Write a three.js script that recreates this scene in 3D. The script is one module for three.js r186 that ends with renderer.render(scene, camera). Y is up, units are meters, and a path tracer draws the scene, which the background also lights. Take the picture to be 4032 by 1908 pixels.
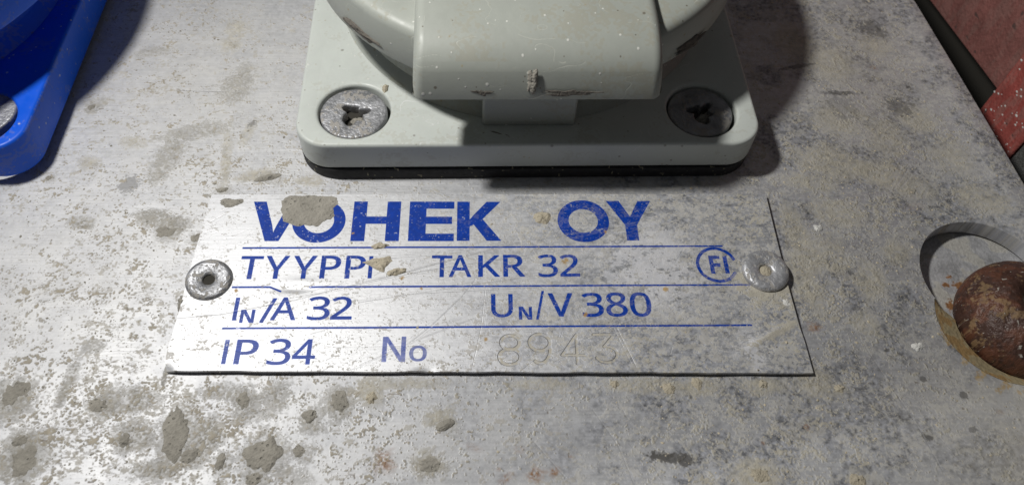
import * as THREE from 'three';
import { mergeGeometries, mergeVertices, toCreasedNormals } from 'three/addons/utils/BufferGeometryUtils.js';

// ------------------------------------------------------------------ camera, light, exposure (metres)
const scene = new THREE.Scene();
const camera = new THREE.PerspectiveCamera(34.93, 1024 / 484, 0.01, 5);
camera.rotation.order = 'YXZ';
camera.position.set(-0.00288, 0.1, 0.05996);
camera.rotation.set(-0.98312, -0.08305, 0.06893);
camera.focus = 0.118;
camera.userData.fStop = 34;
scene.add(camera);

const ROOM = 0.052;                                    // dim, even light of the surrounding room
scene.background = new THREE.Color(ROOM * 0.98, ROOM * 1.0, ROOM * 1.04);
const LAMP = [-91, 170, -30], AIM = [68, 0, -6];      // millimetres
const lampLight = new THREE.SpotLight(new THREE.Color(1, 0.985, 0.945), 0.111, 0, 1.14, 1, 2);
lampLight.shadow.radius = 0.42;
lampLight.castShadow = true;
lampLight.shadow.camera.near = 0.02; lampLight.shadow.camera.far = 0.6;
lampLight.shadow.mapSize.set(2048, 2048);

const renderer = new THREE.WebGLRenderer({ antialias: true });
renderer.toneMapping = THREE.LinearToneMapping;
renderer.toneMappingExposure = 1.0;
renderer.shadowMap.enabled = true;

// ------------------------------------------------------------------ helpers (geometry is written in millimetres)
const MM = 0.001, V2 = (x, y) => new THREE.Vector2(x, y);
function rng(seed) { let s = seed >>> 0; return () => { s = (s + 0x6D2B79F5) | 0; let t = Math.imul(s ^ (s >>> 15), 1 | s); t = (t + Math.imul(t ^ (t >>> 7), 61 | t)) ^ t; return ((t ^ (t >>> 14)) >>> 0) / 4294967296; }; }
const TBL = new Float32Array(65536); { const r = rng(77); for (let i = 0; i < 65536; i++) TBL[i] = r(); }
function noise(x, y) {
  const xi = Math.floor(x), yi = Math.floor(y); let fx = x - xi, fy = y - yi;
  fx = fx * fx * (3 - 2 * fx); fy = fy * fy * (3 - 2 * fy);
  const a = (yi & 255) << 8, b = ((yi + 1) & 255) << 8, c = xi & 255, d = (xi + 1) & 255;
  const p = TBL[a + c], q = TBL[a + d], r = TBL[b + c], s = TBL[b + d];
  return p + (q - p) * fx + (r + (s - r) * fx - p - (q - p) * fx) * fy;
}
function fbm(x, y, oct) { let s = 0, a = 0.5, n = 0; for (let i = 0; i < oct; i++) { s += a * noise(x, y); n += a; a *= 0.55; x = x * 2.03 + 17.3; y = y * 2.03 + 9.1; } return s / n; }
const sat = (x) => (x < 0 ? 0 : x > 1 ? 1 : x), ss = (a, b, x) => { const t = sat((x - a) / (b - a)); return t * t * (3 - 2 * t); }, mix = (a, b, t) => a + (b - a) * t;
const gauss = (x, z, cx, cz, rx, rz) => Math.exp(-(((x - cx) / rx) ** 2 + ((z - cz) / rz) ** 2));
const toS = new Uint8ClampedArray(4097); for (let i = 0; i <= 4096; i++) { const c = i / 4096; toS[i] = Math.round(255 * (c <= 0.0031308 ? 12.92 * c : 1.055 * c ** (1 / 2.4) - 0.055)); }
const enc = (c) => toS[(sat(c) * 4096) | 0];

const used = {};
function numbered(n) { const k = used[n] = (used[n] ?? -1) + 1; return k ? `${n}_${String(k).padStart(3, '0')}` : n; }
function tag(o, label, category, group, kind) { if (label) o.userData.label = label; if (category) o.userData.category = category; if (group) o.userData.group = group; if (kind) o.userData.kind = kind; return o; }
function base(name, [x, y, z] = [0, 0, 0], turn = 0) { const g = new THREE.Group(); g.name = numbered(name); g.position.set(x * MM, y * MM, z * MM); g.rotation.y = turn; scene.add(g); return g; }
function flat(g) { const o = g.index ? g.toNonIndexed() : g; for (const k of Object.keys(o.attributes)) if (!['position', 'normal', 'uv'].includes(k)) o.deleteAttribute(k); return o; }
// one named mesh; top-level repeats get a number
function obj(name, geos, mat, parent = scene) {
  const list = [geos].flat(), g = list.length > 1 ? mergeGeometries(list.map(flat)) : list[0];
  g.scale(MM, MM, MM);
  const m = new THREE.Mesh(g, mat); m.name = parent === scene ? numbered(name) : name; m.castShadow = m.receiveShadow = true; parent.add(m); return m;
}
function planarUV(g, x0, z0, w, h) {                  // top-down uv, v runs up the picture of the texture
  const p = g.attributes.position, uv = new Float32Array(p.count * 2);
  for (let i = 0; i < p.count; i++) { uv[2 * i] = (p.getX(i) - x0) / w; uv[2 * i + 1] = 1 - (p.getZ(i) - z0) / h; }
  g.setAttribute('uv', new THREE.BufferAttribute(uv, 2)); return g;
}
function boxUV(g, s) {                                // uv by the dominant side of each face, in units of s millimetres
  g = flat(g); const p = g.attributes.position, uv = new Float32Array(p.count * 2), a = new THREE.Vector3(), b = new THREE.Vector3(), c = new THREE.Vector3();
  for (let i = 0; i < p.count; i += 3) {
    a.fromBufferAttribute(p, i); b.fromBufferAttribute(p, i + 1).sub(a); c.fromBufferAttribute(p, i + 2).sub(a); b.cross(c);
    const X = Math.abs(b.x), Y = Math.abs(b.y), Z = Math.abs(b.z);
    for (let k = i; k < i + 3; k++) { const x = p.getX(k), y = p.getY(k), z = p.getZ(k), [u, v] = Y >= X && Y >= Z ? [x, -z] : X >= Z ? [z, y] : [x, y]; uv[2 * k] = u / s + 0.5; uv[2 * k + 1] = v / s + 0.5; }
  }
  g.setAttribute('uv', new THREE.BufferAttribute(uv, 2)); return g;
}
const crease = (g, a = 0.7) => toCreasedNormals(g, a);
function box(w, h, d, x, y, z) { const g = new THREE.BoxGeometry(w, h, d); g.translate(x, y, z); return g; }
function slab(shape, y0, y1, bevel = 0, segs = 3, cs = 24) { // a plan shape (x, -z) raised from y0 to y1, its rims rounded
  const g = new THREE.ExtrudeGeometry(shape, { depth: y1 - y0 - 2 * bevel, bevelEnabled: bevel > 0, bevelSize: bevel, bevelThickness: bevel, bevelOffset: -bevel, bevelSegments: segs, curveSegments: cs });
  g.rotateX(-Math.PI / 2); g.translate(0, y0 + bevel, 0); return g;
}
function roundRect(hw, hh, r) { const s = new THREE.Shape(); s.moveTo(-hw + r, -hh); s.lineTo(hw - r, -hh); s.absarc(hw - r, -hh + r, r, -Math.PI / 2, 0); s.lineTo(hw, hh - r); s.absarc(hw - r, hh - r, r, 0, Math.PI / 2); s.lineTo(-hw + r, hh); s.absarc(-hw + r, hh - r, r, Math.PI / 2, Math.PI); s.lineTo(-hw, -hh + r); s.absarc(-hw + r, -hh + r, r, Math.PI, Math.PI * 1.5); return s; }
const lathe = (pts, n = 96) => new THREE.LatheGeometry(pts.map(([r, y]) => V2(r, y)), n);

// ------------------------------------------------------------------ computed textures
function dataTex(w, h, data, srgb) { const t = new THREE.DataTexture(data, w, h, THREE.RGBAFormat, THREE.UnsignedByteType); t.magFilter = THREE.LinearFilter; t.minFilter = THREE.LinearMipmapLinearFilter; t.generateMipmaps = true; if (srgb) t.colorSpace = THREE.SRGBColorSpace; t.needsUpdate = true; return t; }
// fill(x, z, out): out = [r, g, b (linear), roughness, metalness, height 0..1]; rows of a DataTexture run upwards, so row 0 is the nearest z
function surface(W, H, x0, z0, w, h, fill, wrap = THREE.ClampToEdgeWrapping) {
  const c = new Uint8Array(W * H * 4), m = new Uint8Array(W * H * 4), b = new Uint8Array(W * H * 4), o = new Float32Array(6);
  for (let j = 0; j < H; j++) {
    const z = z0 + h * (1 - (j + 0.5) / H);
    for (let i = 0; i < W; i++) {
      fill(x0 + w * (i + 0.5) / W, z, o, i, H - 1 - j);
      const k = (j * W + i) * 4;
      c[k] = enc(o[0]); c[k + 1] = enc(o[1]); c[k + 2] = enc(o[2]); c[k + 3] = 255;
      m[k + 1] = 255 * sat(o[3]); m[k + 2] = 255 * sat(o[4]); m[k + 3] = 255;
      b[k] = b[k + 1] = b[k + 2] = 255 * sat(o[5]); b[k + 3] = 255;
    }
  }
  const t = { map: dataTex(W, H, c, true), mr: dataTex(W, H, m), bump: dataTex(W, H, b) };
  for (const k in t) t[k].wrapS = t[k].wrapT = wrap;
  return t;
}
const skin = (t, bumpScale, extra = {}) => new THREE.MeshPhysicalMaterial({ map: t.map, roughnessMap: t.mr, metalnessMap: t.mr, roughness: 1, metalness: 1, bumpMap: t.bump, bumpScale, ...extra });
// marks drawn with a brush into a float field over a region: scratches as hairlines
function marks(W, H, x0, z0, w, h) {
  const cv = document.createElement('canvas'); cv.width = W; cv.height = H; const c = cv.getContext('2d');
  c.fillStyle = '#000'; c.fillRect(0, 0, W, H); c.lineCap = 'round'; c.lineJoin = 'round';
  const X = (x) => (x - x0) / w * W, Z = (z) => (z - z0) / h * H, S = W / w;
  return { cv, c, X, Z, S, line(pts, width, tone) { c.strokeStyle = tone; c.lineWidth = width * S; c.beginPath(); pts.forEach(([x, z], i) => (i ? c.lineTo(X(x), Z(z)) : c.moveTo(X(x), Z(z)))); c.stroke(); }, read() { return c.getImageData(0, 0, W, H).data; } };
}
const g8 = (v) => `rgb(${v},${v},${v})`;

// stains that lie on the panel: x, z, half sizes, turn, kind (c grey cement, b beige dust, r rust, d dark, g shiny gouge), strength
const STAINS = [
  [-45.2, -39.6, 3.2, 4.2, 0.5, 'c', 0.62], [-44.8, -43.6, 1.6, 2.2, 0.3, 'c', 0.5], [-48, -54.6, 2.2, 2.4, 0, 'b', 0.8], [-48.2, -50.4, 2.0, 2.2, 0, 'b', 0.7],
  [-53.8, -22.9, 2.2, 5.5, 0.25, 'c', 0.62], [-50.2, -29, 6.2, 1.8, -0.25, 'c', 0.6], [-44.2, -22.6, 0.9, 6.5, -0.12, 'b', 0.7], [-41.6, -29, 1, 3, 0.2, 'b', 0.6],
  [-68.6, -34.9, 2.4, 1.6, -0.6, 'c', 0.6], [-62, -48, 3, 1.2, -0.2, 'c', 0.55], [-58.6, -17.7, 1.7, 1.6, 0, 'd', 0.45], [-41.2, -30.8, 0.7, 0.8, 0, 'd', 0.55],
  [-39, -19.6, 3.2, 1.1, -0.3, 'b', 0.8], [-30, -18.5, 2.6, 1.2, 0, 'b', 0.75], [-66, -22, 2, 1.4, 0.4, 'b', 0.6], [-60, -26.5, 2.4, 1.2, 0.2, 'b', 0.6],
  [-31.4, -36.6, 0.35, 0.4, 0, 'r', 0.9], [-31, -27.2, 0.5, 0.5, 0, 'd', 0.9], [-53, -11, 3.6, 1.6, 0.2, 'c', 0.75], [-49.5, -9.4, 2.2, 1.6, -0.3, 'c', 0.75], [-64, -10, 2.2, 1.2, 0.2, 'c', 0.55],
  [-66, 19, 4, 3.2, 0.3, 'c', 0.53], [-62, 26.5, 2.6, 4.2, 0.25, 'c', 0.59], [-58.5, 16.5, 0.9, 4.2, 0.1, 'c', 0.56], [-56.5, 11, 1.6, 1.2, 0, 'c', 0.50], [-50, 19, 4.2, 2.2, 0, 'c', 0.50], [-47.5, 24, 3, 2.2, 0.4, 'c', 0.50],
  [-38.4, 24.5, 2.2, 3, 0.3, 'c', 0.50], [-44, 28.5, 3.2, 1.6, 0, 'c', 0.53], [-33.6, 20.4, 2.4, 2.4, 0, 'c', 0.43], [-30.3, 18.7, 2.2, 2.6, 0.2, 'c', 0.46], [-21.6, 19.8, 2.2, 3.2, -0.2, 'c', 0.46], [-37, 18, 3.5, 1.2, 0, 'c', 0.43],
  [-25, 23, 2.2, 1.2, 0.1, 'c', 0.43], [-17.8, 18, 2, 2, 0, 'b', 0.8], [-8, 22, 2.4, 1.6, 0, 'b', 0.8], [-9.1, 28.3, 2.4, 1.8, 0, 'b', 0.85], [-15, 27.8, 1.7, 1.5, 0.4, 'r', 0.75], [-27, 29.5, 3, 1.4, 0.2, 'c', 0.37], [-13, 17, 6, 0.9, 0, 'b', 0.65],
  [4.9, 29.7, 1.3, 1.0, -0.5, 'r', 0.95], [7.3, 29.5, 0.8, 0.6, -0.5, 'r', 0.9], [1, 30.2, 1.1, 0.7, -0.5, 'r', 0.6], [0, 29, 0.4, 0.4, 0, 'r', 0.9], [2.8, 26.4, 0.8, 0.5, 0.3, 'r', 0.35], [-3.2, 26.2, 1, 0.6, 0.5, 'r', 0.3], [9.5, 27.4, 0.3, 0.3, 0, 'r', 0.9],
  [47, 8.6, 1.1, 0.9, 0, 'r', 0.75], [42.2, 23.8, 0.55, 0.4, 0, 'r', 0.95], [35.7, 26, 0.4, 0.35, 0, 'r', 0.95], [61, 17, 0.5, 0.4, 0, 'd', 0.7], [66, 19.5, 0.5, 0.5, 0, 'd', 0.7], [57, 12.4, 0.4, 0.3, 0, 'd', 0.7], [70, 22, 0.6, 0.4, 0, 'r', 0.5], [65.5, 24.5, 0.7, 0.5, 0, 'd', 0.6], [58.7, 25.5, 0.8, 0.5, 0.4, 'd', 0.7], [68, 14.5, 0.6, 0.4, 0, 'b', 0.7],
  [23.5, 27.9, 3.1, 0.8, 0.08, 'd', 0.85], [22, 27.5, 1.6, 0.6, 0.05, 'd', 0.6], [33.7, 30.4, 3.2, 2.2, 0, 'b', 0.9], [28, 18, 3, 1.3, 0, 'b', 0.9], [20, 17.6, 5, 1.2, 0, 'b', 0.75], [37.5, 17.8, 3.6, 1.3, 0, 'b', 0.85], [45, 17.4, 3, 2.4, 0, 'b', 0.9], [6, 17.3, 5, 0.8, 0, 'b', 0.7],
  [47.5, 1, 1.8, 6, -0.2, 'b', 0.9], [48.5, -7, 2, 7, -0.15, 'b', 0.85], [53, -4, 3, 4, 0.3, 'b', 0.75], [58, -23, 6, 3.6, 0.35, 'b', 0.9], [66, -20, 5, 3, 0.3, 'b', 0.9], [56, -12, 5, 2.6, 0.2, 'b', 0.8], [62, -33, 5, 4, -0.3, 'b', 0.8], [69, -29, 3.6, 4, 0.4, 'b', 0.75],
  [76, -33, 3.4, 3, 0.5, 'b', 0.85], [64, -47, 4.4, 5, 0, 'b', 0.85], [58, -53, 4, 5, 0, 'b', 0.85], [74, -52, 3, 3, 0, 'b', 0.85], [80, -24, 4, 4, 0.5, 'b', 0.7], [82, -15, 5, 3, 0.3, 'b', 0.8], [71, -17, 4, 2.6, 0.1, 'b', 0.6], [53, -18.5, 4.4, 1.8, 0.2, 'b', 0.85], [63.7, -4.6, 2.4, 2.6, 0.4, 'b', 0.85], [57.8, 1, 2.6, 3.4, 0.2, 'b', 0.9], [55, 8, 2, 2.6, 0, 'b', 0.85],
  [72, -46, 0.7, 0.6, 0, 'r', 0.8], [69.5, -13.5, 1.6, 0.8, 0, 'r', 0.3], [77, -41, 0.5, 0.5, 0, 'd', 0.8], [57, -46, 3.4, 0.5, -0.25, 'd', 0.6], [64, -39.3, 3.4, 0.45, 0.02, 'd', 0.7], [75, -57, 3, 2, 0.4, 'd', 0.55], [74, -36, 2.6, 2.2, 0.4, 'd', 0.5], [63.5, -36, 2.4, 3, 0, 'd', 0.4],
  [67.6, 7.6, 0.8, 1.2, 0.2, 'y', 0.85], [66.6, 10.4, 0.7, 1.4, -0.1, 'y', 0.8], [69.8, 16.2, 0.7, 1.5, 0.7, 'y', 0.75], [68.1, 14, 0.5, 1.3, 0.5, 'y', 0.7], [72.4, 18.2, 1.6, 0.6, -0.4, 'y', 0.7], [76.6, 19.2, 2.6, 0.55, 0, 'y', 0.7], [80.5, 18.6, 2, 0.5, 0.35, 'y', 0.7],
];
// lumps on the panel: what it looks like, x, z, half sizes, height, turn, grey or beige, form; each sits in a thin smear of its own
const LUMPS = [
  ['large upright oval grey cement patch, biggest left of the middle below the nameplate', -42.5, 23.7, 2.0, 4.0, 0.55, 0.1, 'c', { plateau: 5, seg: 64, rings: 12 }],
  ['wide grey cement patch with a dark pit near the bottom edge', -30.5, 26.7, 2.8, 2.6, 0.75, 0.3, 'c', { plateau: 5, seg: 64, rings: 12 }],
  ['round grey cement nodule to the upper right of the wide pitted patch', -25.3, 21.5, 1.3, 1.15, 1.1, 0, 'c', { rough: 0.3 }],
  ['ragged grey cement lump directly below the letter P of the last text line', -34.5, 19.2, 1.0, 1.7, 0.55, 0.2, 'c', {}],
  ['angular cement lump below the gap between the last line numbers', -21.6, 19.6, 1.4, 1.7, 0.7, 0.4, 'c', { rag: 0.5 }],
  ['small tan lump nearest below the faded letters at the plate bottom', -17.3, 19.0, 1.0, 0.9, 0.9, 0.5, 'b', {}],
  ['smooth oval cement pebble lying alone below the middle of the nameplate', -7.1, 23.0, 1.6, 0.85, 1.25, 0.45, 'c', { rough: 0.08, rag: 0.15 }],
  ['small round lump below the round nodule', -26.0, 26.3, 1.0, 0.9, 0.6, 0, 'c', {}],
  ['flat beige lump at the bottom edge below the lone pebble', -9.1, 28.3, 1.7, 1.2, 0.45, 0, 'c', {}],
  ['small lump left of the large upright oval patch', -48.9, 24.7, 0.95, 1.1, 0.7, 0, 'c', {}],
  ['dark lump at the lower right foot of the large upright oval patch', -40.1, 26.7, 1.4, 1.0, 0.7, 0.5, 'c', {}],
  ['narrow lump between the large oval patch and the wide pitted patch', -36.0, 27.5, 0.8, 1.4, 0.7, -0.1, 'c', {}],
  ['lowest grey lump in the bottom left corner', -60.8, 27.2, 1.9, 2.6, 0.5, 0.5, 'c', { rag: 0.6 }],
  ['small lump above the lowest one in the bottom left corner', -62.2, 24.5, 1.1, 0.8, 0.6, 0.4, 'c', {}],
  ['broad low clod at the left picture edge below the scratches', -65.2, 18.0, 2.0, 2.1, 0.5, 0, 'c', { rag: 0.6 }],
  ['low clod midway between left picture edge and large upright oval patch', -53.4, 19.8, 1.5, 1.2, 0.6, 0.2, 'c', { rag: 0.6 }],
  ['lump cut by the bottom picture edge below the wide pitted patch', -31.4, 29.9, 1.3, 1.0, 0.6, 0, 'c', {}],
  ['small beige nodule under the plate edge below the punched number', 16.4, 17.3, 0.7, 0.7, 0.7, 0, 'b', {}],
  ['broad beige nodule second from the left under the plate edge', 24.0, 18.0, 1.3, 1.0, 0.7, 0.3, 'b', {}],
  ['hooked beige nodule right of the broad nodule under the plate edge', 28.0, 17.3, 0.9, 1.2, 0.7, 0.3, 'b', {}],
  ['beige nodule under the right half of the plate edge', 37.5, 17.5, 0.8, 0.8, 0.8, 0, 'b', {}],
  ['pale nodule just beyond the lower right plate corner', 48.2, 18.3, 0.9, 0.8, 0.6, 0, 'b', {}],
  ['round lump at the bottom edge right of the dark smudge', 47.4, 31.2, 1.4, 1.3, 0.8, 0, 'b', {}],
  ['low beige disc of cement at the bottom edge between smudge and round lump', 34.4, 30.4, 1.5, 1.3, 0.4, 0, 'b', {}],
  ['long dark-ended crumb between the blue socket and the grey socket corner', -36.6, -19.1, 2.5, 0.8, 1.1, 0.25, 'c', { rough: 0.4 }],
  ['small crescent lump above the upper left corner of the nameplate', -43.8, -16.5, 1.2, 0.7, 0.6, 0, 'c', {}],
  ['dark crumb in front of the blue socket corner', -71.6, -18.9, 0.55, 0.5, 0.6, 0, 'c', {}],
  ['crumb right of the blue socket beside its shadow', -69.0, -34.4, 0.8, 0.8, 0.7, 0, 'c', {}],
  ['grey lump left of the nameplate above the left rivet', -50.8, -8.4, 1.6, 1.2, 0.45, 0.3, 'c', { rag: 0.5 }],
  ['grey smear of cement beside the upper left plate edge', -45.9, -7.2, 1.0, 1.0, 0.4, 0, 'c', {}],
];
for (const [, x, z, rx, rz, , a, m] of LUMPS) STAINS.push([x + 0.3, z + 0.2, rx * 1.15 + 0.4, rz * 1.15 + 0.4, a, m, 0.4]);
// a coarse grid says which stains can touch a point
const CELL = 4, stainGrid = new Map();
STAINS.forEach((s) => { const R = Math.max(s[2], s[3]) * 1.8 + 0.5; for (let i = Math.floor((s[0] - R) / CELL); i <= (s[0] + R) / CELL; i++) for (let j = Math.floor((s[1] - R) / CELL); j <= (s[1] + R) / CELL; j++) { const k = i * 1000 + j; if (!stainGrid.has(k)) stainGrid.set(k, []); stainGrid.get(k).push(s); } });

const PX = [-100, -72, 200, 110], PW = 2048, PH = 1126;
const CEM = [0.32, 0.30, 0.258], BEI = [0.455, 0.425, 0.355], RUST = [0.27, 0.115, 0.03], DARK = [0.085, 0.08, 0.075];
// how much of the panel is crusted, by place (measured on the photograph)
function crust(x, z) {
  let d = 0.05 + 0.03 * ss(-10, 30, x) + 0.12 * (fbm(x / 14 + 3, z / 14 + 8, 2) - 0.5) * 2;
  d += 0.22 * gauss(x, z, -42, 23, 20, 9) + 0.09 * gauss(x, z, -66, 5, 18, 22) + 0.10 * gauss(x, z, -50, -8, 12, 9) + 0.12 * gauss(x, z, -40, -18, 12, 6);
  d += 0.20 * gauss(x, z, 63, -22, 16, 10) + 0.16 * gauss(x, z, 62, -47, 12, 16) + 0.30 * gauss(x, z, 49, 2, 6, 18) + 0.10 * gauss(x, z, 80, -20, 10, 14) + 0.18 * gauss(x, z, 60, 0, 10, 12);
  d += 0.2 * gauss(x, z, 25, 17, 24, 2.6) + 0.12 * gauss(x, z, 40, 24, 12, 8) + 0.10 * gauss(x, z, 30, 26, 16, 8);
  return d;
}
function metalPart(x, z, o, oxShade, grain) {               // brushed aluminium, greyed by oxide and by dark surroundings painted in
  const br = (noise(x / 7, z / 0.16) * 0.55 + noise(x / 2.2 + 40, z / 0.12 + 7) * 0.45 - 0.5) * (1 - 0.75 * oxShade);
  const sp = fbm(x / 0.55, z / 0.5, 3) - 0.5, m = mix(0.62, 0.34, oxShade) + 0.13 * br + (0.10 + 0.50 * oxShade) * sp * grain + (0.04 + 0.08 * oxShade) * (noise(x / 0.16 + 7, z / 0.14 + 3) - 0.5) * grain;
  o[0] = m * (0.99 - 0.015 * oxShade); o[1] = m * 0.995; o[2] = m * (1.02 + 0.06 * oxShade);
  o[3] = 0.61 + 0.03 * oxShade + 0.07 * br + 0.08 * sp; o[4] = 0.60 - 0.26 * oxShade; o[5] = 0.40 + 0.07 * br + (0.05 + 0.10 * oxShade) * sp;
}
const lay = (o, c, t, r, h, v) => { o[0] = mix(o[0], c[0] * v, t); o[1] = mix(o[1], c[1] * v, t); o[2] = mix(o[2], c[2] * v, t); o[3] = mix(o[3], r, t); o[4] *= 1 - t; o[5] += h * t; };

const pm = marks(PW, PH, ...PX), pr = rng(5);
for (let i = 0; i < 420; i++) { // fine random scratches, mostly slanting as on the photograph
  const x = -95 + 190 * pr(), z = -70 + 106 * pr(), right = x > 10, a = right ? 1.0 + 0.5 * (pr() - 0.5) : (pr() - 0.5) * 0.5, l = 1.2 + 5 * pr() * pr();
  pm.line([[x, z], [x + l * Math.cos(a), z + l * Math.sin(a)]], 0.07 + 0.06 * pr(), g8(60 + 110 * pr() | 0));
}
for (const [a, w, t] of [[[[53.5, 10.8], [58, 24.5], [59.2, 30]], 0.14, 190], [[[4, 24.5], [8.5, 30]], 0.12, 170], [[[13, 21], [16, 26], [17.5, 31]], 0.12, 170], [[[25, 19.5], [29.5, 25]], 0.1, 150], [[[-55, -38.5], [-47, -38.2]], 0.16, 255], [[[57, -15.5], [66, -16.5]], 0.2, 200], [[[66, -16.5], [70, -22]], 0.35, 150], [[[67, -17], [71.5, -22.2]], 0.3, 160], [[[68.5, -17.6], [72, -21]], 0.25, 150], [[[-78, 12.2], [-50, 11.6]], 0.1, 150], [[[-78, 12.9], [-52, 12.5]], 0.1, 130], [[[-66, 3.2], [-48, 2.4]], 0.1, 120], [[[-75, 5], [-52, 5]], 0.08, 110], [[[-48, 26.5], [-43, 19]], 0.1, 140], [[[66, -40], [70, -33]], 0.8, 120], [[[69, -41], [72.5, -32]], 0.4, 100], [[[62, -37], [66.5, -29]], 1.3, 120], [[[58, -40], [66, -36]], 2.2, 60], [[[-18.6, 20.7], [-16.2, 21.3], [-14.6, 21.9]], 0.9, 150], [[[-15.2, 19.6], [-12.6, 18.9]], 0.9, 130], [[[-12.6, 21.6], [-10.8, 21.2]], 0.6, 120]]) pm.line(a, w, g8(t));
const pmd = pm.read();
const panelTex = surface(PW, PH, ...PX, (x, z, o, i, j) => {
  const wx = x + 1.1 * (fbm(x / 2.2, z / 2.2 + 30, 2) - 0.5), wz = z + 1.1 * (fbm(x / 2.2 + 50, z / 2.2, 2) - 0.5);
  const right = ss(-12, 34, x + 6 * (noise(x / 11, z / 11) - 0.5));
  const oxShade = sat(ss(0.38, 0.64, fbm(wx / 4.2 + 9, wz / 4 + 2, 5)) * (0.2 + 0.8 * right) + 0.16 * right);  // stronger to the right: oxide, plus the mirrored dark room painted in
  metalPart(x, z, o, oxShade, 1);
  // thin milky veil of dried wash water
  const veil = sat(0.62 * gauss(x, z, -52, -42, 26, 22) + 0.35 * gauss(x, z, -66, 0, 20, 18) + 0.85 * gauss(x, z, 80, 26, 22, 17) + 0.4 * gauss(x, z, 70, -45, 16, 22)) * (0.55 + 0.9 * (fbm(wx / 2.4, wz / 2.4 + 60, 4) - 0.3));
  const f = fbm(x / 0.7 + 11, z / 0.7, 3);
  lay(o, x > 20 ? [0.47, 0.44, 0.385] : [0.57, 0.56, 0.54], sat(veil), 0.72, 0.04, 0.82 + 0.36 * f);
  // fine broken film of dust, thinner than the crust
  { const a = 0.5 * fbm(wx / 1.5 + 33, wz / 1.1 + 3, 3) + 0.5 * fbm(x / 0.36 + 2, z / 0.32 + 44, 3), dd = -0.03 + 0.33 * right + 0.2 * gauss(x, z, -46, 24, 24, 12) + 0.16 * gauss(x, z, 55, -30, 24, 30) + 0.25 * (fbm(x / 10, z / 10 + 50, 2) - 0.5), th = 0.5 + 0.26 * (0.5 - dd);
    lay(o, right > 0.5 ? [0.52, 0.50, 0.455] : [0.42, 0.385, 0.315], 0.5 * ss(th - 0.015, th + 0.04, a), 0.85, 0.12, 0.85 + 0.3 * f); }
  // broken crust
  const n1 = fbm(wx / 3.0, wz / 2.4, 3), n2 = fbm(wx / 0.72 + 20, wz / 0.62, 3), n3 = fbm(x / 0.27 + 5, z / 0.25 + 5, 2);
  const n = 0.24 * n1 + 0.40 * n2 + 0.36 * n3, d = crust(x, z), thr = 0.5 + 0.34 * (0.5 - d);
  const t = ss(thr - 0.01, thr + 0.025, n) * (0.72 + 0.28 * ss(0.45, 0.6, n1)), warm = ss(-30, 30, x);
  const C = [mix(CEM[0] * 1.16, BEI[0], warm), mix(CEM[1] * 1.1, BEI[1], warm), mix(CEM[2] * 1.0, BEI[2], warm)];
  lay(o, C, t * 0.88, 0.93, 0.22 + 0.25 * (n3 - 0.5), 0.72 + 0.56 * f);
  // thin curled threads of dried dust (right) and dark flaking lines along the grain (left)
  { const g = ss(0.46, 0.58, fbm(x / 5 + 80, z / 4 + 21, 3)), wr = 1 - ss(0.012, 0.04, Math.abs(fbm(wx / 1.1 + 61, wz / 0.8 + 15, 3) - 0.5)), wl = 1 - ss(0.008, 0.03, Math.abs(fbm(wx / 1.7 + 11, wz / 0.55 + 95, 3) - 0.5));
    lay(o, [0.50, 0.475, 0.42], 0.6 * right * wr * g, 0.92, 0.14, 0.85 + 0.3 * f);
    lay(o, [0.24, 0.21, 0.17], 0.4 * (1 - right) * wl * g * sat(0.15 + gauss(x, z, -50, 14, 24, 18)), 0.85, 0.06, 0.85 + 0.3 * f); }
  // specks
  const sp = noise(x / 0.33 + 71, z / 0.3 + 13); if (sp > 0.93) lay(o, warm > 0.5 ? BEI : CEM, 0.7 * ss(0.93, 0.97, sp), 0.9, 0.2, 1.1);
  const dk = noise(x / 0.62 + 171, z / 0.5 + 93); if (dk > 0.955) lay(o, [0.17, 0.14, 0.11], 0.75 * ss(0.955, 0.985, dk), 0.8, -0.1, 1);
  const list = stainGrid.get(Math.floor(x / CELL) * 1000 + Math.floor(z / CELL));
  if (list) for (const [sx, sz, rx, rz, a, k, s] of list) {
    const dx = x - sx, dz = z - sz, ca = Math.cos(a), sa = Math.sin(a), e = Math.hypot((dx * ca + dz * sa) / rx, (dz * ca - dx * sa) / rz);
    if (e > 1.7) continue;
    const rag = e + 1.5 * (n2 - 0.5) + 0.9 * (n3 - 0.5), soft = k === 'b' ? 0.28 : k === 'r' ? 0.6 : 0.18, q = s * (1 - ss(1 - soft, 1 + soft * 0.6, rag));
    if (q <= 0) continue;
    if (k === 'c') lay(o, CEM, q * (0.35 + 0.65 * ss(0.38, 0.5, 0.45 * n2 + 0.55 * n3)), 0.93, 0.18 + 0.3 * (n3 - 0.5), 0.72 + 0.56 * f);
    else if (k === 'y') lay(o, [0.44, 0.28, 0.08], q * sat(2.2 * n3 - 0.3), 0.85, 0.05, 0.7 + 0.6 * f);
    else if (k === 'b') lay(o, BEI, q * (0.42 + 0.58 * ss(0.38, 0.52, 0.5 * n2 + 0.5 * n3)), 0.93, 0.16, 0.72 + 0.56 * f);
    else if (k === 'r') lay(o, RUST, q * sat(1.9 * n3 - 0.35), 0.85, 0.05, 0.6 + 0.8 * f);
    else lay(o, DARK, q, 0.7, -0.12, 0.7 + 0.6 * f);
  }
  if (x > -47.6 && x < -44.2 && z > -16 && z < 17) { const e = Math.abs(x + 45.25 + 0.028 * z + 0.5 * (n2 - 0.5)) / 0.45; if (e < 1) lay(o, CEM, 0.75 * (1 - ss(0.4, 1, e)) * ss(0.38, 0.52, n3 * 0.5 + n2 * 0.5), 0.93, 0.15, 0.6 + 0.5 * f); }
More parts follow.
